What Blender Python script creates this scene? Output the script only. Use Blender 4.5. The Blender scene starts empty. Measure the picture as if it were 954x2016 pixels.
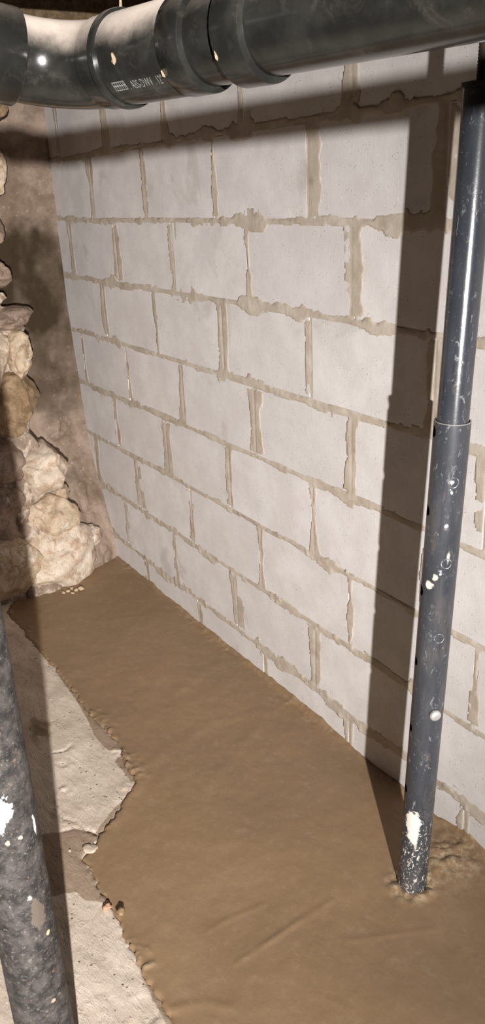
import bpy, bmesh, math, random
import numpy as np
from mathutils import Vector, Matrix

# ------------------------------------------------------------------ camera, light, exposure
scene = bpy.context.scene
COL = scene.collection
CAM = np.array([1.53539403, -1.13992683, 0.08233])
RV = np.array([1.77913201, 0.948167516, -0.702667157])
FPX, CXP, CYP = 1600.83, 477.0, 1008.0
_th = np.linalg.norm(RV); _k = RV / _th
_K = np.array([[0, -_k[2], _k[1]], [_k[2], 0, -_k[0]], [-_k[1], _k[0], 0]])
ROT = np.eye(3) + math.sin(_th) * _K + (1 - math.cos(_th)) * _K @ _K      # world -> lens (x right, y down, z forward)

cam_data = bpy.data.cameras.new('camera')
cam = bpy.data.objects.new('camera', cam_data); COL.objects.link(cam)
M = Matrix([[ROT[0][i], -ROT[1][i], -ROT[2][i], CAM[i]] for i in range(3)] + [[0, 0, 0, 1]])
cam.matrix_world = M
cam_data.sensor_fit = 'VERTICAL'; cam_data.sensor_height = 36.0
cam_data.lens = FPX / 2016 * 36.0
cam_data.clip_start = 0.02; cam_data.clip_end = 50
scene.camera = cam

world = bpy.data.worlds.new('World'); scene.world = world; world.use_nodes = True
bg = world.node_tree.nodes['Background']
bg.inputs['Color'].default_value = (1.0, 0.74, 0.46, 1); bg.inputs['Strength'].default_value = 0.002

lamp_d = bpy.data.lights.new('work_lamp', 'SPOT'); lamp_d.energy = 1310; lamp_d.color = (1.0, 0.965, 0.93)
lamp_d.shadow_soft_size = 0.02; lamp_d.spot_size = math.radians(60); lamp_d.spot_blend = 1.0      # reflector work light aimed at the far corner
lamp = bpy.data.objects.new('work_lamp', lamp_d); COL.objects.link(lamp); lamp.location = (3.20, -1.70, 0.09)
lamp.rotation_euler = (Vector((-1.6, -.55, -.92)) - Vector(lamp.location)).to_track_quat('-Z', 'Y').to_euler()

vs = scene.view_settings
vs.view_transform = 'Standard'; vs.look = 'None'; vs.gamma = 1; vs.exposure = 0.0; vs.use_curve_mapping = False

FLOOR = -1.307
# ------------------------------------------------------------------ helpers
def ray(x, y):
    d = ROT.T @ np.array([(x - CXP) / FPX, (y - CYP) / FPX, 1.0]); return d / np.linalg.norm(d)
def at(x, y, axis, v):                       # where the sight line of a measured point meets the plane axis = v
    d = ray(x, y); return CAM + d * ((v - CAM[axis]) / d[axis])

def _hash(ix, iy, iz, seed):
    h = (ix.astype(np.int64) * 374761393 + iy.astype(np.int64) * 668265263 + iz.astype(np.int64) * 2147483647 + seed * 974711) & 0x7fffffff
    h = (h ^ (h >> 13)) * 1274126177 & 0x7fffffff
    h = (h ^ (h >> 16)) & 0xffff
    return h / 65535.0
def vnoise(x, y, z=0.0, seed=0):
    x, y, z = np.broadcast_arrays(np.asarray(x, float), np.asarray(y, float), np.asarray(z, float))
    ix, iy, iz = np.floor(x), np.floor(y), np.floor(z)
    fx, fy, fz = x - ix, y - iy, z - iz
    fx = fx * fx * (3 - 2 * fx); fy = fy * fy * (3 - 2 * fy); fz = fz * fz * (3 - 2 * fz)
    r = 0
    for a in (0, 1):
        for b in (0, 1):
            for c in (0, 1):
                w = (fx if a else 1 - fx) * (fy if b else 1 - fy) * (fz if c else 1 - fz)
                r = r + w * _hash(ix + a, iy + b, iz + c, seed)
    return r * 2 - 1
def fbm(x, y, z=0.0, oct=4, seed=0, gain=0.5):
    r, a, f = 0, 1.0, 1.0
    for o in range(oct):
        r = r + a * vnoise(np.asarray(x) * f, np.asarray(y) * f, np.asarray(z) * f, seed + o * 17); a *= gain; f *= 2.03
    return r
def sstep(e0, e1, x):
    t = np.clip((x - e0) / (e1 - e0), 0, 1); return t * t * (3 - 2 * t)
def seg_dist(X, Y, pts, closed=False):
    d = np.full(X.shape, 1e9); n = len(pts)
    for i in range(n if closed else n - 1):
        ax, ay = pts[i][:2]; bx, by = pts[(i + 1) % n][:2]
        vx, vy = bx - ax, by - ay; L = vx * vx + vy * vy + 1e-12
        t = np.clip(((X - ax) * vx + (Y - ay) * vy) / L, 0, 1)
        d = np.minimum(d, np.hypot(X - ax - t * vx, Y - ay - t * vy))
    return d
def inside(X, Y, pts):
    r = np.zeros(X.shape, bool); n = len(pts)
    for i in range(n):
        ax, ay = pts[i][:2]; bx, by = pts[(i + 1) % n][:2]
        if ay == by: continue
        c = ((ay > Y) != (by > Y)) & (X < (bx - ax) * (Y - ay) / (by - ay) + ax)
        r ^= c
    return r
def sdf(X, Y, pts):                          # negative inside
    d = seg_dist(X, Y, pts, True); return np.where(inside(X, Y, pts), -d, d)

def link(o, parent=None):
    COL.objects.link(o)
    if parent: o.parent = parent
    return o
def tag(o, label=None, cat=None, group=None, kind=None):
    for k, v in (('label', label), ('category', cat), ('group', group), ('kind', kind)):
        if v: o[k] = v
    return o
def mesh_obj(name, verts, faces, mat, parent=None, smooth=True, attrs=None):
    me = bpy.data.meshes.new(name)
    verts = np.asarray(verts, float)
    if isinstance(faces, np.ndarray):
        nf = len(faces); k = faces.shape[1]
        me.vertices.add(len(verts)); me.vertices.foreach_set('co', verts.ravel())
        me.loops.add(nf * k); me.loops.foreach_set('vertex_index', faces.ravel().astype(np.int32))
        me.polygons.add(nf); me.polygons.foreach_set('loop_start', np.arange(0, nf * k, k, dtype=np.int32))
        me.polygons.foreach_set('loop_total', np.full(nf, k, dtype=np.int32))
        me.update(calc_edges=True)
    else:
        me.from_pydata([tuple(v) for v in verts], [], faces)
    me.validate()
    for an, av in (attrs or {}).items():
        a = me.attributes.new(an, 'FLOAT', 'POINT'); a.data.foreach_set('value', np.asarray(av, np.float32))
    if smooth: me.polygons.foreach_set('use_smooth', np.ones(len(me.polygons), bool))
    if mat: me.materials.append(mat)
    return link(bpy.data.objects.new(name, me), parent)
def bm_obj(name, bm, mat, parent=None, smooth=True):
    me = bpy.data.meshes.new(name); bm.to_mesh(me); bm.free()
    if smooth: me.polygons.foreach_set('use_smooth', np.ones(len(me.polygons), bool))
    if mat: me.materials.append(mat)
    return link(bpy.data.objects.new(name, me), parent)
def grid_faces(nu, nv, keep=None):
    i = np.arange((nu - 1) * (nv - 1)); a = i // (nv - 1); b = i % (nv - 1)
    q = np.stack([a * nv + b, (a + 1) * nv + b, (a + 1) * nv + b + 1, a * nv + b + 1], 1)
    if keep is not None:
        k = keep.ravel(); q = q[k[q].all(1)]
    return q
def compact(verts, faces, attrs):
    used = np.unique(faces); m = np.full(len(verts), -1); m[used] = np.arange(len(used))
    return verts[used], m[faces], {k: np.asarray(v)[used] for k, v in attrs.items()}
def spaced(*segs):                           # (start, end, step) segments -> one coordinate array
    out = []
    for a, b, s in segs:
        out.append(np.arange(a, b - 1e-9, s))
    return np.unique(np.round(np.concatenate(out + [[segs[-1][1]]]), 6))
def frame_from(axis):
    a = Vector(axis).normalized(); u = Vector((0, 0, 1)) - a * a.z
    if u.length < 1e-3: u = Vector((1, 0, 0))
    u.normalize(); return a, u, a.cross(u)
def sweep(path, radii, n=48, caps=True):     # tube through points; hard rims come from repeated points
    P = [Vector(p) for p in path]; bm = bmesh.new(); rings = []
    T = []
    for i in range(len(P)):
        j = i
        d = Vector((0, 0, 0))
        for q in range(i, len(P) - 1):
            if (P[q + 1] - P[q]).length > 1e-6: d += (P[q + 1] - P[q]).normalized(); break
        for q in range(i, 0, -1):
            if (P[q] - P[q - 1]).length > 1e-6: d += (P[q] - P[q - 1]).normalized(); break
        T.append(d.normalized())
    a = T[0]; u = a.orthogonal().normalized()
    for i in range(len(P)):
        t = T[i]; u = (u - t * u.dot(t)).normalized(); w = t.cross(u)
        rings.append([bm.verts.new(P[i] + (u * math.cos(2 * math.pi * k / n) + w * math.sin(2 * math.pi * k / n)) * radii[i]) for k in range(n)])
    for r0, r1 in zip(rings, rings[1:]):
        for k in range(n): bm.faces.new((r0[k], r0[(k + 1) % n], r1[(k + 1) % n], r1[k]))
    if caps:
        bm.faces.new(rings[0][::-1]); bm.faces.new(rings[-1])
    bmesh.ops.recalc_face_normals(bm, faces=bm.faces)
    return bm
def sharpen(o, deg=35):
    me = o.data; bm = bmesh.new(); bm.from_mesh(me)
    for e in bm.edges:
        if len(e.link_faces) == 2 and e.calc_face_angle(0) > math.radians(deg): e.smooth = False
    bm.to_mesh(me); bm.free(); return o
def empty(name, loc, rot=None):
    o = bpy.data.objects.new(name, None); o.empty_display_size = .1; COL.objects.link(o); o.location = loc
    if rot is not None: o.rotation_mode = 'QUATERNION'; o.rotation_quaternion = rot
    return o

# ------------------------------------------------------------------ materials
class NT:
    def __init__(s, name):
        s.m = bpy.data.materials.new(name); s.m.use_nodes = True; s.t = s.m.node_tree; s.b = s.t.nodes['Principled BSDF']
        s.oc = s.t.nodes.new('ShaderNodeTexCoord').outputs['Object']
    def n(s, typ, **kw):
        nd = s.t.nodes.new('ShaderNode' + typ)
        for k, v in kw.items(): setattr(nd, k, v)
        return nd
    def l(s, a, b): s.t.links.new(a, b)
    def put(s, sock, v):
        if hasattr(v, 'is_output') or isinstance(v, bpy.types.NodeSocket): s.l(v, sock)
        elif isinstance(v, tuple) and len(v) == 3 and sock.type == 'RGBA': sock.default_value = (*v, 1)
        else: sock.default_value = v
    def noise(s, scale, detail=4, rough=.55, vec=None, dist=0, color=False):
        nd = s.n('TexNoise'); nd.inputs['Scale'].default_value = scale; nd.inputs['Detail'].default_value = detail
        nd.inputs['Roughness'].default_value = rough; nd.inputs['Distortion'].default_value = dist
        s.l(vec if vec is not None else s.oc, nd.inputs['Vector']); return nd.outputs['Color' if color else 'Fac']
    def voronoi(s, scale, vec=None, feature='F1'):
        nd = s.n('TexVoronoi', feature=feature); nd.inputs['Scale'].default_value = scale
        s.l(vec if vec is not None else s.oc, nd.inputs['Vector']); return nd.outputs['Distance']
    def math(s, op, a, b=0.0, c=None, clamp=False):
        nd = s.n('Math', operation=op, use_clamp=clamp); s.put(nd.inputs[0], a); s.put(nd.inputs[1], b)
        if c is not None: s.put(nd.inputs[2], c)
        return nd.outputs[0]
    def vmath(s, op, a, b=(0, 0, 0)):
        nd = s.n('VectorMath', operation=op)
        for i, v in enumerate((a, b)):
            if isinstance(v, bpy.types.NodeSocket): s.l(v, nd.inputs[i])
            else: nd.inputs[i].default_value = v
        return nd.outputs['Value' if op in ('LENGTH', 'DOT_PRODUCT') else 'Vector']
    def scaled(s, v):                        # object coordinates stretched
        return s.vmath('MULTIPLY', s.oc, v)
    def ramp(s, f, lo, hi, clamp=True):
        nd = s.n('MapRange', clamp=clamp, interpolation_type='SMOOTHSTEP'); s.put(nd.inputs[0], f)
        nd.inputs[1].default_value = lo; nd.inputs[2].default_value = hi; return nd.outputs[0]
    def mix(s, f, a, b):
        nd = s.n('Mix', data_type='RGBA'); s.put(nd.inputs[0], f); s.put(nd.inputs[6], a); s.put(nd.inputs[7], b); return nd.outputs[2]
    def blob(s, c, r, zs=1.0, nscale=60, amp=.02, soft=.002):
        d = s.vmath('LENGTH', s.vmath('MULTIPLY', s.vmath('SUBTRACT', s.oc, tuple(c)), (1, 1, zs)))
        d = s.math('ADD', d, s.math('MULTIPLY', s.math('SUBTRACT', s.noise(nscale, 5, .65), .5), amp * 2))
        return s.ramp(d, r + soft, r - soft)
    def bump(s, h, strength=.3, dist=.002, prev=None):
        nd = s.n('Bump'); nd.inputs['Strength'].default_value = strength; nd.inputs['Distance'].default_value = dist
        s.put(nd.inputs['Height'], h)
        if prev is not None: s.l(prev, nd.inputs['Normal'])
        return nd.outputs[0]
    def done(s, color, rough=.8, bump=None, metal=0.0, spec=.5):
        s.put(s.b.inputs['Base Color'], color); s.put(s.b.inputs['Roughness'], rough); s.put(s.b.inputs['Metallic'], metal)
        s.b.inputs['Specular IOR Level'].default_value = spec
        if bump is not None: s.l(bump, s.b.inputs['Normal'])
        return s.m

def mat_block():
    s = NT('concrete_block')
    rnd = s.n('ObjectInfo').outputs['Random']
    off = s.n('CombineXYZ'); s.l(s.math('MULTIPLY', rnd, 37.0), off.inputs[0]); s.l(s.math('MULTIPLY', rnd, 11.0), off.inputs[2])
    v = s.vmath('ADD', s.oc, off.outputs[0])
    big = s.noise(9, 4, .6, v); fine = s.noise(160, 3, .6, v); pores = s.voronoi(150, v)
    c = s.mix(s.ramp(big, .35, .7), (.60, .565, .55), (.69, .66, .645))
    c = s.mix(s.math('MULTIPLY', s.ramp(rnd, .2, 1.0), .35), c, (.56, .53, .52))
    stain = s.math('MULTIPLY', s.ramp(s.noise(5, 5, .6, s.vmath('ADD', v, (3, 9, 4)), .5), .58, .70), .45)
    c = s.mix(stain, c, (.40, .36, .33))
    chalk = s.math('MULTIPLY', s.ramp(s.noise(30, 3, .7, v, 2.0), .68, .74), .5)
    c = s.mix(chalk, c, (.80, .78, .76))
    pit = s.ramp(pores, .10, .18)
    sparse = s.ramp(s.noise(35, 2, .5, v), .52, .6)
    pit = s.math('MAXIMUM', pit, s.math('SUBTRACT', 1.0, sparse))
    c = s.mix(pit, (.30, .26, .23), c)
    streak = s.noise(60, 3, .6, s.vmath('MULTIPLY', v, (6, 1, .6)))
    b = s.bump(pit, .5, .0015); b = s.bump(fine, .25, .0012, b); b = s.bump(streak, .18, .001, b)
    return s.done(c, .85, b, spec=.25)
def mat_mortar():
    s = NT('mortar')
    c = s.mix(s.ramp(s.noise(14, 5, .6), .35, .68), (.425, .36, .29), (.53, .465, .395))
    c = s.mix(s.math('MULTIPLY', s.ramp(s.noise(7, 4, .6, s.vmath('ADD', s.oc, (5, 5, 5))), .55, .7), .6), c, (.27, .21, .15))
    b = s.bump(s.noise(120, 5, .7), .5, .002)
    return s.done(c, .9, b, spec=.2)
def mat_cement():
    s = NT('wet_cement')
    c = s.mix(s.ramp(s.noise(2.2, 4, .55), .35, .7), (.226, .147, .082), (.276, .180, .100))
    c = s.mix(s.math('MULTIPLY', s.ramp(s.noise(40, 5, .7), .5, .75), .3), c, (.34, .26, .18))
    damp = s.n('Attribute', attribute_name='rough_zone').outputs['Fac']
    c = s.mix(s.math('MULTIPLY', damp, s.ramp(s.noise(70, 4, .7), .45, .62)), c, (.42, .33, .22))
    r = s.math('ADD', .42, s.math('MULTIPLY', s.noise(12, 4, .6), .22))
    b = s.bump(s.noise(230, 4, .65), .14, .0015); b = s.bump(s.noise(26, 4, .6, s.scaled((1, 2.2, 1))), .25, .004, b)
    return s.done(c, r, b, spec=.4)
def mat_slab():
    s = NT('old_concrete')
    c = s.mix(s.ramp(s.noise(6, 5, .6), .35, .7), (.55, .455, .37), (.69, .59, .495))
    c = s.mix(s.math('MULTIPLY', s.ramp(s.noise(22, 5, .7, None, .6), .52, .7), .5), c, (.45, .34, .25))
    damp = s.n('Attribute', attribute_name='damp').outputs['Fac']
    d = s.ramp(s.math('ADD', damp, s.math('MULTIPLY', s.math('SUBTRACT', s.noise(45, 4, .6), .5), .5)), .35, .6)
    c = s.mix(s.math('MULTIPLY', d, .85), c, (.27, .19, .125))
    pores = s.voronoi(75); sp = s.ramp(s.noise(28, 2, .5), .55, .6)
    pit = s.math('MAXIMUM', s.ramp(pores, .12, .2), s.math('SUBTRACT', 1.0, sp))
    c = s.mix(pit, (.25, .18, .13), c)
    b = s.bump(pit, .8, .004); b = s.bump(s.noise(60, 6, .7, s.scaled((1, 2.5, 1))), .75, .004, b); b = s.bump(s.ramp(s.noise(20, 4, .6, s.scaled((1, 3, 1)), 1.0), .55, .62), .35, .003, b)
    return s.done(c, .8, b, spec=.3)
def mat_soil():
    s = NT('damp_parging')
    c = s.mix(s.ramp(s.noise(9, 6, .65), .35, .68), (.17, .122, .088), (.32, .245, .195))
    c = s.mix(s.math('MULTIPLY', s.ramp(s.noise(60, 4, .7), .6, .72), .5), c, (.60, .48, .37))
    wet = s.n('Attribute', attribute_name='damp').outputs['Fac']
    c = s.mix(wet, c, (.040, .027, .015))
    li = s.math('MULTIPLY', s.n('Attribute', attribute_name='lime').outputs['Fac'], s.ramp(s.noise(16, 6, .75, None, .7), .47, .60))
    c = s.mix(s.math('MULTIPLY', li, .8), c, (.58, .48, .395))
    b = s.bump(s.noise(55, 6, .7), .6, .006); b = s.bump(s.noise(240, 4, .7), .3, .002, b)
    return s.done(c, .9, b, spec=.2)
def mat_stone(name, ca, cb, cc, lime):
    s = NT(name)
    rnd = s.n('ObjectInfo').outputs['Random']
    off = s.n('CombineXYZ'); s.l(s.math('MULTIPLY', rnd, 41.0), off.inputs[0]); s.l(s.math('MULTIPLY', rnd, 17.0), off.inputs[1])
    v = s.vmath('ADD', s.oc, off.outputs[0])
    c = s.mix(s.ramp(s.noise(16, 7, .72, v, .5), .38, .62), ca, cb)
    c = s.mix(s.math('MULTIPLY', s.ramp(s.noise(21, 6, .75, s.vmath('ADD', v, (7, 1, 3)), .8), .48, .62), .8), c, cc)
    li = s.ramp(s.noise(11, 6, .7, s.vmath('ADD', v, (2, 8, 5)), .5), .66 - lime, .74 - lime)
    c = s.mix(s.math('MULTIPLY', li, .85), c, (.78, .71, .63))
    spk = s.ramp(s.noise(110, 4, .7, v), .62, .7); c = s.mix(s.math('MULTIPLY', spk, .6), c, (.16, .10, .065))
    b = s.bump(s.noise(45, 7, .75, v), .8, .010); b = s.bump(s.noise(220, 4, .7, v), .4, .002, b)
    return s.done(c, .85, b, spec=.3)
def mat_black_plastic(name='black_plastic', dust_lo=.02, dust_hi=.95, amount=.9):
    s = NT(name)
    nz = s.n('SeparateXYZ'); s.l(s.n('NewGeometry').outputs['Normal'], nz.inputs[0])
    t = s.math('ADD', nz.outputs[2], s.math('MULTIPLY', s.math('SUBTRACT', s.noise(22, 6, .7), .5), .7))
    d = s.math('MULTIPLY', s.ramp(t, dust_lo, dust_hi), amount)
    c = s.mix(s.ramp(s.noise(30, 4, .6), .4, .7), (.009, .009, .008), (.018, .018, .016))
    film = s.math('MULTIPLY', s.ramp(s.noise(48, 6, .75, None, .6), .52, .8), .12)
    c = s.mix(film, c, (.22, .19, .15))
    c = s.mix(d, c, (.47, .40, .345))
    r = s.math('ADD', .20, s.math('MULTIPLY', s.math('MAXIMUM', d, film), .6))
    b = s.bump(s.noise(150, 4, .6), .06, .001)
    return s.done(c, r, b, spec=.5)
def mat_post():
    s = NT('scuffed_grey_paint')
    st = s.scaled((1, 1, .22))
    c = s.mix(s.ramp(s.noise(25, 4, .6, st), .35, .7), (.030, .034, .042), (.050, .053, .062))
    sc = s.ramp(s.noise(85, 6, .75, s.scaled((1, 1, .5)), 1.2), .57, .68)
    zo = s.ramp(s.noise(9, 3, .5), .30, .54)
    sc = s.math('MULTIPLY', s.math('MULTIPLY', sc, zo), .8)
    c = s.mix(sc, c, (.27, .27, .275))
    br = s.math('MULTIPLY', s.ramp(s.noise(38, 5, .7, s.scaled((1, 1, .4))), .6, .7), .35)
    c = s.mix(br, c, (.19, .155, .125))
    return s, c, sc
def wall_h(z): return z - FLOOR

# ------------------------------------------------------------------ back wall: mortar bed with separate blocks
M_BLOCK, M_MORTAR = mat_block(), mat_mortar()
PITCH, BED0 = .2032, .010
def heads(n):                                # head joint positions of course n (n = 0 is the course whose foot is at BED0)
    off = 0.0 if n % 2 == 0 else -.2585
    return [off + .4062 * k - .004 for k in range(-6, 7)]
def build_wall():
    xs = spaced((-1.80, -1.66, .03), (-1.66, .80, .0042), (.80, 2.3, .03)); zs = spaced((-1.36, .418, .0042))
    X, Z = np.meshgrid(xs, zs, indexing='ij')
    row = np.floor((Z - BED0) / PITCH).astype(int)            # course counted upwards from BED0
    wob = .0022 * vnoise(X * 9, Z * 9, seed=3)
    zb = BED0 + np.round((Z - BED0) / PITCH) * PITCH
    kb = np.round((Z - BED0) / PITCH)
    db = Z - zb + wob + .002 * vnoise(X * 2.5, kb * 3.1, seed=8)
    dh = np.full(X.shape, 9.0); hid = np.zeros(X.shape)
    for n in np.unique(row):
        m = row == n; hp = np.array(heads(-n))
        d = X[m][:, None] - hp[None, :]; j = np.abs(d).argmin(1)
        dh[m] = d[np.arange(len(j)), j] + .003 * vnoise(Z[m] * 7, j * 5.3, seed=5); hid[m] = j + 40 * n
    jr = _hash(hid, hid * 0, hid * 0, 7); jr2 = _hash(hid, hid * 0 + 3, hid * 0, 9)
    br = .5 + .5 * vnoise(X * 2.2, kb * 7.7, seed=21)
    lowc = sstep(-.5, -1.1, Z)
    dh = dh + (jr2 - .5) * .008 * 0
    Xw = X + .010 * fbm(X * 22, Z * 22, seed=91, oct=3); Zw = Z + .010 * fbm(X * 22, Z * 22, seed=92, oct=3)
    wb = .0128 + .0050 * fbm(Xw * 15, kb * 5 + Zw * 18, seed=11, oct=5, gain=.6) + .008 * (br - .5)
    wh = .0200 + .020 * (jr - .4) + .0090 * fbm(Xw * 11, Zw * 12, seed=12, oct=5, gain=.55)
    side = np.where(dh > 0, .75 + .6 * jr2, 1.35 - .6 * jr2)  # smear wider on one side of the joint
    wh = np.maximum(wh * side, .007); wb = np.maximum(wb, .006)
    # stray smears beside the joints
    wb = wb + .014 * sstep(.25, 1.0, fbm(Xw * 10 + 3.3, kb * 11 + Zw * 6, seed=25, oct=4, gain=.55))       # droops above and below the beds
    sb = sstep(-.002, .002, wb - np.abs(db)); sh = sstep(-.002, .002, wh - np.abs(dh))
    fine = fbm(X * 30, Z * 30, seed=14, oct=3)
    yb = -.0046 - .0006 * fine - .0014 * sstep(.1, .8, vnoise(X * 60, Z * 60, seed=15)) * (.4 + lowc); yh = -.0046 - .0005 * fine
    gk = .3 + .7 * sstep(-.2, .3, vnoise(Z * 6, hid, seed=16))
    yh = yh + .0038 * gk * np.exp(-((dh - .006 * (jr2 - .5)) / .0026) ** 2) * (jr > .2)
    crack = sstep(-.15, .35, fbm(X * 8, kb * 9, seed=19, oct=3))
    yb = yb + .0075 * crack * np.exp(-((db - wb * .72) / .0028) ** 2) + .004 * sstep(.1, .5, fbm(X * 8, kb * 4, seed=28, oct=3)) * np.exp(-((db + wb * .8) / .0026) ** 2)
    y = np.minimum(.003 + (yb - .003) * sb, .003 + (yh - .003) * sh)
    y = np.where((sb > .9) & (np.abs(db) < wb * .9), yb, y)
    y = np.where((np.abs(db) < .0062) | (np.abs(dh) < .0062), np.minimum(y, -.0030), y)
    # parging at the foot and a ragged end at the corner
    V = np.stack([X.ravel(), y.ravel(), Z.ravel()], 1)
    F = grid_faces(len(xs), len(zs))[:, ::-1]
    w = mesh_obj('wall_back', V, F[:, ::-1], M_MORTAR)
    tag(w, 'grey concrete block wall with tan smeared mortar joints', None, None, 'structure')
    # one shared block shape; every block an object of its own
    def block_mesh(w_, h_):
        bm = bmesh.new(); hw, hh, f, b, ch = w_ / 2, h_ / 2, -.0040, .06, .003
        rng = random.Random(int(w_ * 1e4))
        def loop(e, yy, jit): 
            pts = []
            for (sx, sz, ex, ez) in ((-1, -1, 1, -1), (1, -1, 1, 1), (1, 1, -1, 1), (-1, 1, -1, -1)):
                for k in range(7):
                    t = k / 7; pts.append(bm.verts.new(((sx + (ex - sx) * t) * (hw - e) + rng.uniform(-jit, jit), yy, (sz + (ez - sz) * t) * (hh - e) + rng.uniform(-jit, jit))))
            return pts
        l0, l1, l2 = loop(ch * .6, f, .0011), loop(0, f + .0025, .0011), loop(0, b, 0)
        for A, B in ((l0, l1), (l1, l2)):
            for k in range(28): bm.faces.new((A[k], B[k], B[(k + 1) % 28], A[(k + 1) % 28]))
        bm.faces.new(l0); bm.faces.new(l2[::-1]); bmesh.ops.recalc_face_normals(bm, faces=bm.faces)
        me = bpy.data.meshes.new('block'); bm.to_mesh(me); bm.free(); me.materials.append(M_BLOCK); return me
    meshes = [block_mesh(.3962 + i * 1e-4, .1932) for i in range(4)]
    rng = random.Random(5); foot = {}
    for n in range(-1, 8):
        z0 = BED0 - n * PITCH; hp = heads(n)
        for a, b in zip(hp, hp[1:]):
            c = (a + b) / 2
            if c < -1.80 or c > 1.5: continue
            me = meshes[rng.randrange(4)]
            o = link(bpy.data.objects.new('block', me), w)
            o.location = (c + rng.uniform(-.0008, .0008), rng.uniform(-.0006, .0009), z0 + PITCH / 2 + rng.uniform(-.0008, .0008))
            o.rotation_euler = (rng.uniform(-.004, .004), rng.uniform(-.003, .003), rng.uniform(-.003, .003))
    return w
wall_back = build_wall()

# ------------------------------------------------------------------ floor: old slab and the fresh cement patch
M_CEM, M_SLAB = mat_cement(), mat_slab()
EDGE_PX = [(242, 1088), (186, 1104), (150, 1132), (122, 1148), (84, 1155), (52, 1168), (26, 1186), (12, 1204), (30, 1222), (62, 1262),
           (98, 1300), (125, 1332), (150, 1368), (172, 1400), (200, 1428), (222, 1450), (240, 1468), (238, 1490), (252, 1512), (268, 1534),
           (262, 1553), (246, 1574), (236, 1598), (215, 1624), (196, 1645), (188, 1664), (164, 1690), (180, 1716), (205, 1760), (220, 1788),
           (228, 1812), (250, 1845), (276, 1900), (308, 1958), (340, 2016)]
EDGE = [tuple(at(x, y, 2, FLOOR)[:2]) for x, y in EDGE_PX]
last, prev = np.array(EDGE[-1]), np.array(EDGE[-3])
dirn = (last - prev) / np.linalg.norm(last - prev)
POLY = EDGE + [tuple(last + dirn * .25), tuple(last + dirn * .25 + np.array([.5, -.1])), (2.2, -.9), (2.2, .1), (-1.5, .1), (-1.5, 0.0)]
def patch_sdf(X, Y):
    d = sdf(X, Y, POLY)
    return d + .0045 * fbm(X * 45, Y * 45, seed=31, oct=4) + .003 * vnoise(X * 130, Y * 130, seed=33)
POST = np.array([.5744, -.1862])
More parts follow.
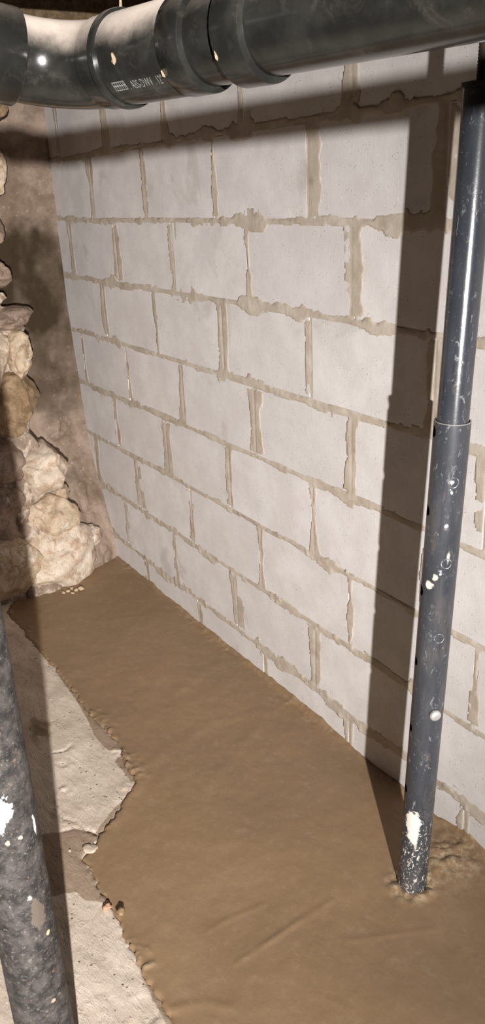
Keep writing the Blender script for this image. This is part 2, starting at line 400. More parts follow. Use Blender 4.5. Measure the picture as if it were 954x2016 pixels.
def build_floor():
    # old slab
    xs = spaced((-1.9, -1.36, .03), (-1.36, .72, .0048), (.72, 1.2, .03), (1.2, 3.6, .2)); ys = spaced((-3.6, -1.2, .2), (-1.2, -1.02, .02), (-1.02, -.26, .0048), (-.26, .1, .03))
    X, Y = np.meshgrid(xs, ys, indexing='ij'); D = patch_sdf(X, Y)
    z = FLOOR - .0005 + .0022 * fbm(X * 5, Y * 8, seed=41, oct=3) + .0012 * fbm(X * 22, Y * 60, seed=42, oct=4)
    z += -.004 * sstep(.3, .7, vnoise(X * 30, Y * 45, seed=44)) * sstep(.1, .5, vnoise(X * 9, Y * 9, seed=45))
    z += -.004 * np.exp(-np.maximum(D, 0) / .005)                     # worn lip
    z = np.where(D < 0, z - .05 * sstep(0, -.01, D), z)
    for pl in ([(104, 1592), (124, 1610), (150, 1619), (175, 1634), (194, 1645)], [(118, 1637), (150, 1629), (190, 1641)], [(104, 1482), (128, 1478), (142, 1466)]):
        p = [tuple(at(x, y, 2, FLOOR)[:2]) for x, y in pl]
        d = seg_dist(X, Y, p) + .002 * vnoise(X * 120, Y * 120, seed=46); z -= .0035 * np.exp(-(d / .0034) ** 2)
    lumps = [(235, 1478, .02, .005), (257, 1552, .018, .006), (130, 1557, .02, .004), (80, 1440, .03, .004)]
    for x, y, r, h in lumps:
        c = at(x, y, 2, FLOOR); z += h * np.exp(-((X - c[0]) ** 2 + (Y - c[1]) ** 2) / r ** 2) * (.3 + 1.0 * vnoise(X * 70, Y * 70, seed=47))
    damp = np.zeros(X.shape)
    for pl in ([(112, 1318), (150, 1368), (200, 1430), (222, 1452), (246, 1476), (214, 1478), (200, 1465), (186, 1448), (172, 1418), (160, 1395), (146, 1372), (128, 1348)],
               [(40, 1652), (150, 1632), (200, 1640), (160, 1690), (228, 1795), (205, 1778), (166, 1772), (148, 1755), (50, 1775)],
               [(234, 1488), (258, 1520), (270, 1535), (258, 1540), (240, 1515), (226, 1500)], [(272, 1890), (310, 1955), (345, 2020), (330, 2020), (300, 1965)],
               [(262, 1553), (196, 1645), (186, 1640), (228, 1588)], [(60, 1415), (98, 1425), (95, 1450), (66, 1448)]):
        p = [tuple(at(x, y, 2, FLOOR)[:2]) for x, y in pl]
        sft = .05 if pl[0] == (60, 1415) else .012
        damp = np.maximum(damp, sstep(sft, -sft, sdf(X, Y, p)))
    V = np.stack([X.ravel(), Y.ravel(), z.ravel()], 1)
    tag(mesh_obj('floor', V, grid_faces(len(xs), len(ys)), M_SLAB, attrs={'damp': damp.ravel()}), 'old pale concrete floor slab with a broken edge, pits and damp stains', None, None, 'structure')
    # fresh cement
    xs = spaced((-1.45, 1.0, .0048), (1.0, 2.2, .03)); ys = spaced((-1.05, .03, .0048),)
    X, Y = np.meshgrid(xs, ys, indexing='ij'); D = patch_sdf(X, Y)
    z = FLOOR + .0028 * fbm(X * 3, Y * 4, seed=51, oct=3) + .0006 * fbm(X * 25, Y * 25, seed=52, oct=3)
    z += .0012 * sstep(-.03, -.004, D); z -= .002 * sstep(-.004, .002, D)
    crumb = sstep(-.05, -.005, D) * sstep(0, .7, vnoise(X * 80, Y * 80, seed=53)) * sstep(-.2, .4, vnoise(X * 12, Y * 12, seed=54))
    z += .0035 * crumb
    # swept up against the blocks
    up = np.maximum(.003, .011 + .013 * fbm(X * 9, Y * 60, seed=55, oct=4, gain=.5))
    z += up * np.exp(-np.maximum(-Y - .006, 0) / .0065)
    edge_c = sstep(-.06, -.0, Y) * sstep(.1, .7, vnoise(X * 70, Y * 70, seed=56)); z += .003 * edge_c * sstep(0, .4, vnoise(X * 9, Y * 9, seed=57))
    # collar and crumbly heap around the post
    dp = np.hypot(X - POST[0], Y - POST[1]); hx, hy = at(885, 1690, 2, FLOOR)[:2]
    heap = np.exp(-((X - hx) ** 2 + (Y - hy) ** 2) / .062 ** 2)
    ring = np.exp(-((dp - .036) / .016) ** 2); rz = np.clip(heap + ring, 0, 1)
    z += heap * .010 + ring * .003 + rz * .0055 * (fbm(X * 55, Y * 55, seed=58, oct=4))
    for pl, h, wd in (([(465, 1897), (540, 1848), (600, 1803), (655, 1772)], 0.0012, .006), ([(520, 1860), (590, 1815), (640, 1790)], 0.0008, .005), ([(690, 1850), (770, 1838), (860, 1826)], 0.0008, .006),
                      ([(415, 1830), (445, 1812), (520, 1780)], 0.0010, .006), ([(330, 1990), (400, 1975), (450, 1985)], 0.0014, .010), ([(560, 1380), (470, 1470), (400, 1560)], .0010, .02), ([(300, 1500), (420, 1420), (520, 1400)], .0010, .02),
                      ([(620, 1960), (660, 1975), (690, 1990)], 0.0008, .008), ([(350, 1360), (420, 1310), (470, 1300)], .001, .02)):
        p = [tuple(at(x, y, 2, FLOOR)[:2]) for x, y in pl]; z += h * np.exp(-(seg_dist(X, Y, p) / wd) ** 2)
    z = np.where(D > 0, z - .03 * sstep(0, .012, D), z)
    V = np.stack([X.ravel(), Y.ravel(), z.ravel()], 1)
    F = grid_faces(len(xs), len(ys), (D < .014) & (dp > .024) & (X > -1.365 + .40 * np.clip(-Y, 0, .3)))
    V, F, A = compact(V, F, {'rough_zone': np.clip(rz + .6 * crumb + .5 * edge_c, 0, 1).ravel()})
    tag(mesh_obj('cement_patch', V, F, M_CEM, attrs=A), 'fresh wet brown cement patch troweled along the foot of the block wall', 'cement')
build_floor()

# ------------------------------------------------------------------ left wall: parged earth, rubble stones
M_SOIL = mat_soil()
M_ST = {'tan': mat_stone('tan_stone', (.45, .335, .225), (.62, .50, .37), (.34, .22, .14), .05),
        'ochre': mat_stone('ochre_stone', (.26, .17, .095), (.38, .27, .165), (.17, .105, .06), -.06),
        'pale': mat_stone('pale_stone', (.56, .45, .34), (.72, .61, .50), (.44, .29, .19), .10),
        'mauve': mat_stone('mauve_stone', (.24, .17, .13), (.36, .27, .215), (.16, .105, .075), .02)}
def build_left():
    ys = spaced((-1.5, -.62, .03), (-.62, .012, .0055)); zs = spaced((-1.36, .46, .0055))
    Yg, Zg = np.meshgrid(ys, zs, indexing='ij')
    zc = [-1.36, -1.27, -1.05, -.95, -.85, -.62, -.3, .19, .7]; xc = [-1.33, -1.363, -1.446, -1.50, -1.534, -1.562, -1.594, -1.592, -1.575]
    base = np.interp(Zg, zc, xc) - .004
    low = sstep(-.72, -1.25, Zg)
    base = base + np.clip(-Yg, 0, .3) * (.42 * low) - .03 * sstep(0, -.10, Yg) * (1 - low)
    base += .010 * fbm(Yg * 9, Zg * 9, seed=61, oct=5) * sstep(0, -.03, Yg) + .006 * low * fbm(Yg * 30, Zg * 30, seed=62, oct=4) * sstep(0.004, -.01, Yg)
    base += .004 * fbm(Yg * 20, Zg * 20, seed=63, oct=3) * sstep(0.004, -.01, Yg)
    # line behind which the rubble masonry stands proud of the parging
    sil = [(10, 150), (8, 240), (2, 300), (0, 400), (0, 480), (6, 560), (12, 600), (52, 622), (62, 645), (48, 690), (46, 735), (70, 790), (72, 850), (95, 880), (118, 930), (110, 985), (120, 1040), (150, 1085), (160, 1130), (140, 1170)]
    pts = [at(x, y, 0, -1.38) for x, y in sil]; pz = np.array([p[2] for p in pts])[::-1]; py = np.array([p[1] for p in pts])[::-1]
    edge = np.interp(Zg, pz, py) - .012 + .008 * vnoise(Zg * 25, Zg * 0, seed=64)
    st = sstep(.012, -.012, Yg - edge)
    mort = np.interp(Zg, [-1.36, -1.15, -.95, -.7, .6], [-1.235, -1.29, -1.35, -1.39, -1.41]) + .016 * fbm(Yg * 13, Zg * 13, seed=65, oct=6) + .006 * np.abs(vnoise(Yg * 40, Zg * 40, seed=67)) + .012 * np.clip(-Yg - .3, 0, .4)
    x = base * (1 - st) + np.maximum(base, mort) * st
    mc = at(122, 845, 0, -1.50); md = np.exp(-(((Yg - mc[1]) / .055) ** 2 + ((Zg - mc[2]) / .05) ** 2) ** 2)
    base = base + md * (.035 + .014 * fbm(Yg * 30, Zg * 40, seed=68, oct=4) - .012 * np.exp(-(vnoise(Yg * 22, Zg * 34, seed=69) / .10) ** 2))
    base = base - .010 * low * np.exp(-(vnoise(Yg * 11, Zg * 13, seed=60) / .05) ** 2) * sstep(-.02, -.05, Yg)
    x = base * (1 - st) + np.maximum(base, mort) * st
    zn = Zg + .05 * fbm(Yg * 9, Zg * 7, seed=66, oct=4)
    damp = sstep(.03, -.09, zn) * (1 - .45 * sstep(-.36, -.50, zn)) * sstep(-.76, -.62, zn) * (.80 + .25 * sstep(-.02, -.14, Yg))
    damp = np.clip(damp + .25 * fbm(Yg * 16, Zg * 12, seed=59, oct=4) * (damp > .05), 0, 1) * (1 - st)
    V = np.stack([x.ravel(), Yg.ravel(), Zg.ravel()], 1)
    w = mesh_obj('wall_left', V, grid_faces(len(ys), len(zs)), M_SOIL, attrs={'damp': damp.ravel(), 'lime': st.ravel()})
    tag(w, 'rough rubble stone and earth wall at the corner', None, None, 'structure')
    # stones: measured outline box, plane of the face, depth, kind, squareness
    rows = [((-75, 19), (140, 236), -1.38, .09, 'ochre', .65, 1), ((-90, 17), (268, 402), -1.38, .08, 'tan', .5, 2), ((-60, 9), (406, 494), -1.38, .08, 'mauve', .7, 3),
            ((-80, 19), (496, 574), -1.37, .09, 'mauve', .7, 4), ((-80, 23), (572, 612), -1.37, .09, 'pale', .7, 5), ((-40, 70), (610, 656), -1.38, .09, 'mauve', .9, 6),
            ((-60, 25), (650, 768), -1.36, .09, 'pale', .65, 7), ((16, 62), (646, 746), -1.37, .09, 'tan', .6, 8), ((-70, 95), (744, 864), -1.36, .10, 'ochre', .62, 9),
            ((38, 142), (880, 985), -1.34, .11, 'pale', .7, 11), ((-80, 52), (858, 970), -1.345, .08, 'mauve', .8, 12),
            ((50, 154), (984, 1078), -1.31, .11, 'tan', .75, 13), ((-90, 62), (958, 1095), -1.31, .08, 'mauve', .8, 14), ((50, 200), (1046, 1174), -1.25, .11, 'pale', .8, 15),
            ((-95, 90), (1074, 1202), -1.235, .08, 'tan', .85, 16),
            ((150, 200), (1040, 1080), -1.33, .05, 'pale', .9, 19), ((100, 140), (960, 992), -1.35, .07, 'tan', .9, 20)]
    for (x0, x1), (y0, y1), xp, dep, mk, sq, seed in rows:
        cx, cy = (x0 + x1) / 2, (y0 + y1) / 2
        c = at(cx, cy, 0, xp); l, r = at(x0, cy, 0, xp), at(x1, cy, 0, xp); t, b = at(cx, y0, 0, xp), at(cx, y1, 0, xp)
        ry, rz = abs(r[1] - l[1]) / 2 * 1.08, abs(t[2] - b[2]) / 2 * 1.10; dep *= 1.1
        bm = bmesh.new(); bmesh.ops.create_icosphere(bm, subdivisions=5, radius=1)
        N = np.array([v.co[:] for v in bm.verts])
        Q = np.sign(N) * np.abs(N) ** sq
        Q = Q / (np.abs(Q) ** (2 / sq)).sum(1, keepdims=True) ** (sq / 2)
        s = seed * 13.7
        rs = random.Random(seed * 7 + 1)
        for _ in range(14):
            nn = np.array([rs.gauss(.5, 1), rs.gauss(0, 1), rs.gauss(0, 1)]); nn /= np.linalg.norm(nn); off = rs.uniform(.70, .94)
            dd = Q @ nn; Q = Q - np.maximum(dd - off, 0)[:, None] * nn * .9
        rad = 1 + .10 * fbm(N[:, 0] * 1.6 + s, N[:, 1] * 1.6, N[:, 2] * 1.6, oct=2, seed=70)
        Q = Q * rad[:, None] * np.array([dep, ry, rz])
        g = Q * 1.0 + s
        crag = .0042 * fbm(g[:, 0] * 18, g[:, 1] * 18, g[:, 2] * 26, oct=6, seed=71, gain=.68) + .005 * np.abs(vnoise(g[:, 0] * 20, g[:, 1] * 20, g[:, 2] * 34, seed=73))
        Q = Q + N * crag[:, None]
        # split ledges like broken field stone
        Q[:, 0] += .004 * sstep(-.15, .15, vnoise(Q[:, 1] * 26 + s, Q[:, 2] * 42, Q[:, 0] * 10, seed=72)) * (N[:, 0] > .0)
        for v, q in zip(bm.verts, Q): v.co = q
        o = bm_obj('stone', bm, M_SOIL if mk == 'soil' else M_ST[mk], w); o.location = (c[0] - dep * .5, c[1], c[2])
        o.rotation_euler = (random.Random(seed).uniform(-.08, .08), 0, 0)
    return w
wall_left = build_left()

# ------------------------------------------------------------------ ceiling: dark old joists
def build_ceiling():
    s = NT('old_dark_wood')
    c = s.mix(s.ramp(s.noise(14, 5, .6, s.scaled((1, 5, 5))), .35, .7), (.075, .052, .028), (.14, .097, .058))
    m = s.done(c, .9, s.bump(s.noise(40, 5, .6, s.scaled((1, 6, 6))), .4, .003), spec=.2)
    def box(name, lo, hi, parent=None):
        bm = bmesh.new(); bmesh.ops.create_cube(bm, size=1)
        for v in bm.verts: v.co = [(a + b) / 2 + q * (b - a) for a, b, q in zip(lo, hi, v.co)]
        bmesh.ops.bevel(bm, geom=bm.edges[:], offset=.004, segments=1, affect='EDGES')
        return bm_obj(name, bm, m, parent, smooth=False)
    ce = box('ceiling', (-2.0, -3.6, .70), (3.6, .2, .74)); tag(ce, 'dark old board ceiling above the pipe', None, None, 'structure')
    sp = box('sill_plate', (-1.85, -.03, .420), (2.3, .14, .460), ce)
    box('rim_joist', (-1.85, .0, .461), (2.3, .05, .699), ce)
    for i in range(7):
        x = -1.48 + .42 * i
        box('joist', (x - .022, -3.0, .462), (x + .022, -.002, .699), ce)
build_ceiling()

# ------------------------------------------------------------------ overhead black drain pipe
M_ABS = mat_black_plastic()
M_ABS2 = mat_black_plastic('black_plastic_clean', .35, 1.5, .45)
PB = np.array([1.0203, -.8781, .1634]); PA = np.array([.9694, .2454, 0.0]); PA /= np.linalg.norm(PA)
A_, U_, W_ = frame_from(PA)
def pt(t): return Vector(PB + PA * t)
def build_drain():
    root = empty('drain_pipe', pt(.1))
    tag(root, 'black plastic drain pipe with couplings and elbow running below the ceiling', 'pipe')
    inv = root.location.copy()
    def part(name, prof, mat, parent=root, n=64):
        bm = sweep([pt(t) for t, r in prof], [r for t, r in prof], n)
        o = bm_obj(name, bm, mat, None); sharpen(o)
        o.data.transform(Matrix.Translation(-inv)); o.parent = parent
        return o
    part('pipe', [(.045, .0240), (1.4, .0240)], M_ABS2, n=72)
    part('coupling', [(-.0245, .0262), (-.0245, .0268), (.0318, .0268), (.0328, .0262), (.0328, .0245)], M_ABS)
    part('ring', [(-.0295, .0262), (-.0295, .0286), (-.0290, .0290), (-.0250, .0290), (-.0243, .0286), (-.0243, .0262)], M_ABS2)
    part('hub', [(.0330, .0246), (.0330, .0272), (.0338, .0277), (.0505, .0277), (.0515, .0273), (.0530, .0241)], M_ABS2)
    part('hub', [(.0778, .0241), (.0778, .0272), (.0785, .0277), (.0975, .0277), (.0985, .0273), (.1000, .0241)], M_ABS2)
    # elbow turning towards the room
    path = [pt(t) for t in (-.0290, -.0440, -.0455)]; rad = [.0277, .0275, .0264]
    R = .050; d0 = -Vector(PA); d1 = Vector((0, -1, .17)).normalized()
    d1o = (d1 - d0 * d1.dot(d0)).normalized(); ang = math.acos(max(-1, min(1, d1.dot(d0)))); c0 = pt(-.0455) + d1o * R
    for i in range(1, 19):
        th = ang * i / 18; path.append(c0 - d1o * (R * math.cos(th)) + d0 * (R * math.sin(th))); rad.append(.0264)
    e = path[-1]
    path.append(e + d1 * .006); rad.append(.0264)
    o = bm_obj('elbow', sweep(path, rad, 64), M_ABS, None); sharpen(o, 40); o.data.transform(Matrix.Translation(-inv)); o.parent = root
    h = [(.002, .0262), (.002, .0288), (.003, .0294), (.034, .0294), (.035, .0288), (.035, .0241)]
    o = bm_obj('hub', sweep([e + d1 * t for t, r in h], [r for t, r in h], 64), M_ABS2, None); sharpen(o); o.data.transform(Matrix.Translation(-inv)); o.parent = root
    o = bm_obj('pipe', sweep([e + d1 * .03, e + d1 * .9], [.0240, .0240], 64), M_ABS2, None); o.data.transform(Matrix.Translation(-inv)); o.parent = root
    # printed lettering wrapped on the coupling
    s = NT('grey_print'); M_PR = s.done((.15, .145, .145), .6)
    def text(body, t0, th0, size, sx):
        cu = bpy.data.curves.new('lettering', 'FONT'); cu.body = body; cu.size = size; cu.resolution_u = 3
        to = bpy.data.objects.new('lettering', cu); COL.objects.link(to)
        dg = bpy.context.evaluated_depsgraph_get(); me = bpy.data.meshes.new_from_object(to.evaluated_get(dg))
        bpy.data.objects.remove(to)
        for v in me.vertices:
            t = t0 + v.co.x * sx; th = th0 + v.co.y / .027; r = .02698
            v.co = pt(t) + (W_ * math.cos(th) + U_ * math.sin(th)) * r - inv
        me.materials.append(M_PR); o = link(bpy.data.objects.new('lettering', me), root); return o
    th = math.radians(-49)
    text('ABS-DWV', .0000, th, .0080, .56).__setitem__('label', 'grey printed letters')
    text('. 12"', .0215, th, .0080, .56)
    text('.', -.0025, th, .0080, .56)
    # printed hatch block before the letters
    bm = bmesh.new()
    def patch(ta, tb, ha, hb):
        vs_ = [bm.verts.new(pt(t) + (W_ * math.cos(th + h / .027) + U_ * math.sin(th + h / .027)) * .02698 - inv) for t, h in ((ta, ha), (tb, ha), (tb, hb), (ta, hb))]
        bm.faces.new(vs_)
    a, b = -.0165, -.0045
    patch(a, b, .0002, .0008); patch(a, b, .0058, .0064)
    for i in range(6):
        q = a + (b - a) * i / 6; patch(q, q + .0006, .0008, .0058); patch(q, q + .0022, .0032, .0041)
    patch(b - .0006, b, .0008, .0058)
    bm_obj('lettering', bm, M_PR, root, smooth=False)
    # dust clots and flakes stuck to the plastic
    s = NT('dust_clot'); M_D = s.done(s.mix(s.noise(300, 3), (.13, .09, .055), (.27, .20, .14)), .95)
    for (t, deg, l, wd, rr) in ((-.0060, -8, .0060, .0013, .0270), (.0800, -28, .0045, .0005, .0277), (.0335, -36, .0040, .0004, .0277)):
        bm = bmesh.new(); bmesh.ops.create_icosphere(bm, subdivisions=3, radius=1)
        a = math.radians(deg); nrm = W_ * math.cos(a) + U_ * math.sin(a); tan = U_ * math.cos(a) - W_ * math.sin(a); c = pt(t) + nrm * rr - inv
        for v in bm.verts:
            k = 1 + .5 * float(vnoise(v.co.x * 2.5 + t * 90, v.co.y * 2.5, v.co.z * 2.5, 5)); p = v.co * k
            v.co = c + A_ * (p.x * wd * (1.2 - .7 * p.y)) + tan * (p.y * l / 2) + nrm * (p.z * .0012)
        bm_obj('dust_clot', bm, M_D, root)
    o = bm_obj('hanging_thread', sweep([pt(-.0275) + U_ * .0288 - inv, pt(-.0268) + U_ * .034 - inv, pt(-.0285) + U_ * .042 - inv, pt(-.027) + U_ * .060 - inv], [.0011, .0008, .0013, .0006], 8), M_D, root)
    # straps that carry the run, out of sight to the right and left
    return root
build_drain()

# ------------------------------------------------------------------ steel jack post
LEAN = Vector((.0284, .0207, 1)).normalized()
def build_post():
    q = Vector((0, 0, 1)).rotation_difference(LEAN)
    root = empty('jack_post', (POST[0], POST[1], FLOOR - .03), q)
    tag(root, 'scuffed dark grey telescopic steel jack post standing in the wet cement', 'post')
    H = .03 - FLOOR                          # local height = world z + H (lean is tiny)
    R1, R2 = .0305, .0264
    def pa(deg, z, r): a = math.radians(deg); return (r * math.cos(a), r * math.sin(a), z + H)
    s, c, sc = mat_post()
    def splash(c, col, *blobs):
        for b in blobs: c = s.mix(b, c, col)
        return c
    fleck = s.ramp(s.noise(150, 5, .7, s.scaled((1, 1, .55)), 1.0), .56, .62)
    zone = s.blob(pa(-66, -1.235, R1), .055, .50, 20, .012, .03)
    fz = s.math('MULTIPLY', fleck, zone)
    c = splash(c, (.74, .68, .60), s.blob(pa(-64, -1.122, R1), .0150, .52, 80, .016), s.blob(pa(-60, -1.155, R1), .010, .5, 90, .014), fz, s.blob(pa(-46, -1.155, R1), .0035, .14, 90, .003))
    c = splash(c, (.80, .70, .55), s.blob(pa(-78, -.583, R1), .0075, 1.0, 130, .008), s.blob(pa(-58, -.566, R1), .004, .6, 130, .006))
    c = splash(c, (.75, .72, .70), s.blob(pa(-38, -.466, R1), .0030, .8, 260, .008), s.blob(pa(-22, -.527, R1), .0016, .22, 90, .002), s.blob(pa(-32, -.386, R1), .0022, .8, 260, .008), s.blob(pa(-30, -.405, R1), .0012, .8, 220, .012), s.blob(pa(-42, -.555, R1), .0022, .6, 180, .010))
    sp = s.n('SeparateXYZ'); s.l(s.oc, sp.inputs[0])
    c = s.mix(s.math('MULTIPLY', s.ramp(sp.outputs[2], -.2874 + H - .0020, -.2874 + H - .0008), .5), c, (.45, .42, .39))
    grime = s.math('MULTIPLY', s.ramp(s.noise(16, 5, .7, s.scaled((1, 1, .25))), .48, .66), .4); c = s.mix(grime, c, (.12, .105, .095))
    rg = s.math('ADD', .36, s.math('MULTIPLY', sc, .5))
    m = s.done(c, rg, s.bump(s.noise(160, 4, .6), .08, .001), spec=.6, metal=.0)
    s2, c2, sc2 = mat_post()
    s2.m.name = 'glossy_scuffed_paint'
    m2 = s2.done(c2, s2.math('ADD', .22, s2.math('MULTIPLY', sc2, .4)), s2.bump(s2.noise(140, 4, .65), .12, .0012), spec=.8)
    s3 = NT('bare_steel'); m3 = s3.done(s3.mix(s3.noise(90, 4), (.50, .49, .48), (.74, .73, .71)), .42, metal=.6)
    s4 = NT('dark_hole'); m4 = s4.done((.008, .008, .008), .9)
    s5 = NT('rusty_screw'); m5 = s5.done(s5.mix(s5.noise(60, 5), (.018, .014, .010), (.05, .035, .022)), .7)
    s6 = NT('worn_paint'); m6 = s6.done(s6.mix(s6.ramp(s6.noise(220, 5, .7), .45, .62), (.07, .072, .08), (.42, .41, .41)), .45)
    # outer tube with real cross-drilled holes
    zt = -.2874 + H
    bm = bmesh.new(); n = 72; prof = [(R1, 0.0), (R1, zt - .0012), (R1 - .0008, zt), (R1 - .0024, zt), (R1 - .0030, zt - .001), (R1 - .0030, 0.0)]
    rings = [[bm.verts.new((r * math.cos(2 * math.pi * k / n), r * math.sin(2 * math.pi * k / n), z)) for k in range(n)] for r, z in prof]
    for i in range(len(rings)):
        A, B = rings[i], rings[(i + 1) % len(rings)]
        for k in range(n): bm.faces.new((A[k], A[(k + 1) % n], B[(k + 1) % n], B[k]))
    bmesh.ops.recalc_face_normals(bm, faces=bm.faces)
    outer = bm_obj('outer_tube', bm, m, root)
    cut = bmesh.new()
    for z in (-.306, -.4475, -.6034, -.751, -.9009, -1.05):
        a = math.radians(-122); mt = Matrix.Translation(pa(-122, z, R1)) @ Matrix.Rotation(a, 4, 'Z') @ Matrix.Rotation(math.pi / 2, 4, 'Y')
        bmesh.ops.create_cone(cut, cap_ends=True, segments=20, radius1=.0105, radius2=.0105, depth=.03, matrix=mt)
    me = bpy.data.meshes.new('cutter'); cut.to_mesh(me); cut.free(); co = bpy.data.objects.new('cutter', me); COL.objects.link(co); co.parent = root
    md = outer.modifiers.new('holes', 'BOOLEAN'); md.operation = 'DIFFERENCE'; md.object = co; md.solver = 'EXACT'
    bpy.context.view_layer.update(); dg = bpy.context.evaluated_depsgraph_get()
    nm = bpy.data.meshes.new_from_object(outer.evaluated_get(dg)); outer.modifiers.clear(); old = outer.data; outer.data = nm
    bpy.data.objects.remove(co); nm.name = 'outer_tube'
    nm.polygons.foreach_set('use_smooth', np.ones(len(nm.polygons), bool)); sharpen(outer, 30)
    bm = sweep([(0, 0, .02), (0, 0, .203 + H - .004), (0, 0, .203 + H)], [R2, R2, R2 - .001], 72); inner = bm_obj('inner_tube', bm, m2, root); sharpen(inner)
    bm = bmesh.new(); bmesh.ops.create_cone(bm, cap_ends=True, segments=40, radius1=R2 + .003, radius2=R2 + .003, depth=.006, matrix=Matrix.Translation((0, 0, .206 + H)))
    cap = bm_obj('cap_plate', bm, m5, root); sharpen(cap)
    # adjusting screw with real thread turns
    path, rad = [], []
    z = .207; k = 0
    while z < .446:
        path.append((0, 0, z + H)); rad.append(.0098 if k % 2 else .0088); z += .0022; k += 1
    bm_obj('screw', sweep(path, rad, 20), m5, root)
    bm = bmesh.new(); bmesh.ops.create_cube(bm, size=1)
    for v in bm.verts: v.co = (v.co.x * .10, v.co.y * .10, v.co.z * .008 + .452 + H)
    bm_obj('head_plate', bm, m5, root, smooth=False)
    # knock-outs: raised ring with sunk disc
    for deg, z in ((-27, -.3874), (-26, -.5375), (-27, -.6876)):
        a = math.radians(deg); mt = Matrix.Translation(pa(deg, z, R1)) @ Matrix.Rotation(a, 4, 'Z') @ Matrix.Rotation(math.pi / 2, 4, 'Y')
        bm = bmesh.new(); n = 28
        prof = [(.0100, -.0006), (.0096, .0007), (.0086, .0007), (.0080, -.0012), (.0030, -.0012)]
        rr = []
        for r, h in prof:
            ring = []
            for k in range(n):
                t = 2 * math.pi * k / n; dz, tw = r * math.cos(t), r * math.sin(t); aa = a + tw / R1; R = R1 + h
                ring.append(bm.verts.new((R * math.cos(aa), R * math.sin(aa), z + H + dz)))
            rr.append(ring)
        for A, B in zip(rr, rr[1:]):
            for k in range(n): bm.faces.new((A[k], A[(k + 1) % n], B[(k + 1) % n], B[k]))
        bm.faces.new(rr[-1]); bmesh.ops.recalc_face_normals(bm, faces=bm.faces)
        o = bm_obj('knockout', bm, m6, root)
    # support pin
    a = math.radians(-20); mt = Matrix.Translation(pa(-20, -.8525, R1)) @ Matrix.Rotation(a, 4, 'Z') @ Matrix.Rotation(math.pi / 2, 4, 'Y')
    pinp = [(-.03, .0065), (.001, .0065), (.001, .0105), (.0030, .0112), (.0065, .0108), (.0090, .0085), (.0100, .004), (.0102, .0002)]
    bm = sweep([mt @ Vector((0, 0, h)) for h, r in pinp], [r for h, r in pinp], 28)
    tag(bm_obj('pin', bm, m3, root), 'shiny round steel pin head')
build_post()

# ------------------------------------------------------------------ near vertical pipe at the left
def build_stack():
    cx, cy, R = .569, -.973, .0445
    root = empty('soil_pipe', (cx, cy, FLOOR - .02))
    tag(root, 'dirty black vertical pipe with white paint splashes close on the left', 'pipe')
    H = .02 - FLOOR
    def on(px, py):
        d = ray(px, py); o = CAM[:2] - np.array([cx, cy]); dd = d[:2]
        A = dd @ dd; B = 2 * o @ dd; Cc = o @ o - R * R; disc = max(B * B - 4 * A * Cc, 0)
        t = (-B - math.sqrt(disc)) / (2 * A); p = CAM + d * t; return (p[0] - cx, p[1] - cy, p[2] + H)
    s = NT('grimy_black_paint')
    c = s.mix(s.ramp(s.noise(45, 6, .7), .35, .68), (.016, .015, .015), (.075, .066, .062))
    c = s.mix(s.math('MULTIPLY', s.ramp(s.noise(150, 5, .75, None, .5), .55, .7), .6), c, (.24, .21, .19))
    c = s.mix(s.math('MULTIPLY', s.ramp(s.noise(70, 5, .7, s.vmath('ADD', s.oc, (4, 2, 9))), .62, .72), .6), c, (.26, .15, .09))
    for px, py, r, zs, amp, col in ((2, 1600, .0135, .62, .012, (.80, .80, .82)), (-8, 1630, .010, .7, .010, (.80, .80, .82)), (20, 1588, .0035, .9, .004, (.55, .55, .56)),
                                    (68, 1625, .0030, .22, .003, (.78, .75, .72)), (64, 1608, .0018, .7, .002, (.75, .72, .70)), (40, 1650, .0030, 1, .005, (.55, .42, .30)), (15, 1660, .0028, .7, .003, (.62, .45, .30)),
                                    (58, 1768, .0042, 1, .006, (.40, .39, .37)), (72, 1790, .006, .5, .006, (.33, .31, .28)), (95, 1835, .0035, .9, .004, (.58, .42, .26)), (75, 1800, .011, .4, .010, (.11, .088, .070)),
                                    (105, 1970, .003, 1, .005, (.40, .27, .20))):
        c = s.mix(s.blob(on(px, py), r, zs, 120, amp, .0012), c, col)
    m = s.done(c, .62, s.bump(s.noise(110, 6, .7), .45, .0025), spec=.4)
    # slightly lumpy cast surface
    nz, na = 260, 96; zz = np.linspace(0, 1.98, nz); aa = np.linspace(0, 2 * math.pi, na, endpoint=False)
    Zq, Aq = np.meshgrid(zz, aa, indexing='ij')
    r = R + .0005 * fbm(np.cos(Aq) * 3, np.sin(Aq) * 3, Zq * 20, oct=3, seed=81)
    V = np.stack([(r * np.cos(Aq)).ravel(), (r * np.sin(Aq)).ravel(), Zq.ravel()], 1)
    i = np.arange((nz - 1) * na); a = i // na; b = i % na
    F = np.stack([a * na + b, a * na + (b + 1) % na, (a + 1) * na + (b + 1) % na, (a + 1) * na + b], 1)
    mesh_obj('pipe', V, F, m, root)
    bm = sweep([(0, 0, 1.62), (0, 0, 1.622), (0, 0, 1.70), (0, 0, 1.702)], [R, R + .008, R + .008, R], 48); sharpen(bm_obj('hub', bm, m, root))
build_stack()

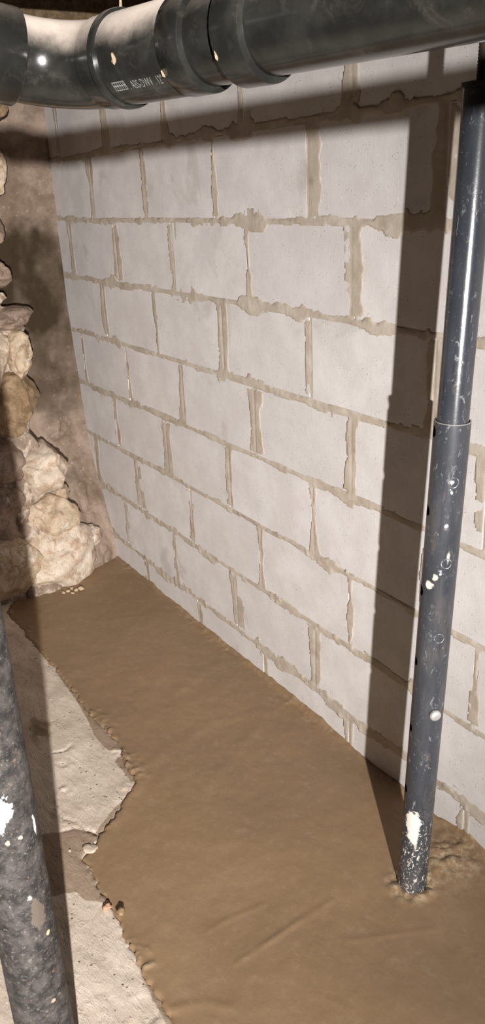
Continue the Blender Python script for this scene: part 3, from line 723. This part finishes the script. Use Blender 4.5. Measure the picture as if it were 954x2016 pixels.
# ------------------------------------------------------------------ loose bits on the floor
def lump(name, px, py, size, mat, seed, z=FLOOR, flat=.6, sink=.25):
    c = at(px, py, 2, z); bm = bmesh.new(); bmesh.ops.create_icosphere(bm, subdivisions=3, radius=1)
    N = np.array([v.co[:] for v in bm.verts]); k = 1 + .35 * fbm(N[:, 0] * 1.5 + seed * 9.1, N[:, 1] * 1.5, N[:, 2] * 1.5, oct=3, seed=90)
    Q = N * k[:, None] * np.array([size, size * .75, size * flat])
    for v, q in zip(bm.verts, Q): v.co = q
    o = bm_obj(name, bm, mat); o.location = (c[0], c[1], z + size * flat * (1 - sink)); o.rotation_euler = (0, 0, seed * 1.3)
    return o
s = NT('pebble_stone'); M_P = s.done(s.mix(s.noise(80, 4), (.36, .25, .16), (.54, .41, .28)), .8)
s = NT('cream_stone'); M_C = s.done(s.mix(s.noise(60, 5), (.42, .33, .25), (.58, .48, .39)), .7)
s = NT('reddish_stone'); M_R = s.done(s.mix(s.noise(70, 5), (.30, .15, .09), (.48, .30, .20)), .8)
for i, (x, y, r, which) in enumerate(((125, 1168, .008, 'small tan pebble at the left end of the cluster below the rubble wall'), (134, 1165, .0085, 'small tan pebble second from the left in the cluster below the rubble wall'),
                               (141, 1160, .008, 'small tan pebble at the back middle of the cluster below the rubble wall'), (143, 1169, .0075, 'small tan pebble at the front middle of the cluster below the rubble wall'),
                               (150, 1163, .009, 'tan pebble next to the largest one in the cluster below the rubble wall'))):
    tag(lump('pebble', x, y, r, M_P, i), which, 'pebble', 'pebbles at the foot of the rubble wall')
tag(lump('pebble', 160, 1161, .013, M_P, 8), 'largest tan pebble, at the right end of the small pebble cluster', 'pebble', 'pebbles at the foot of the rubble wall')
tag(lump('stone_chip', 177, 1672, .018, M_C, 3, flat=.22, sink=.6), 'cream stone chip wedged at the broken slab edge by the crack', 'stone')
tag(lump('stone_chip', 137, 1676, .0042, M_C, 5), 'tiny white stone chip on the damp slab beside the black pipe', 'stone')
tag(lump('stone_chip', 210, 1788, .0095, M_R, 6), 'reddish stone chip at the slab edge low on the left', 'stone')
tag(lump('cement_crumb', 238, 1798, .011, M_CEM, 7), 'rough brown cement crumb beside the reddish stone chip', 'crumb')
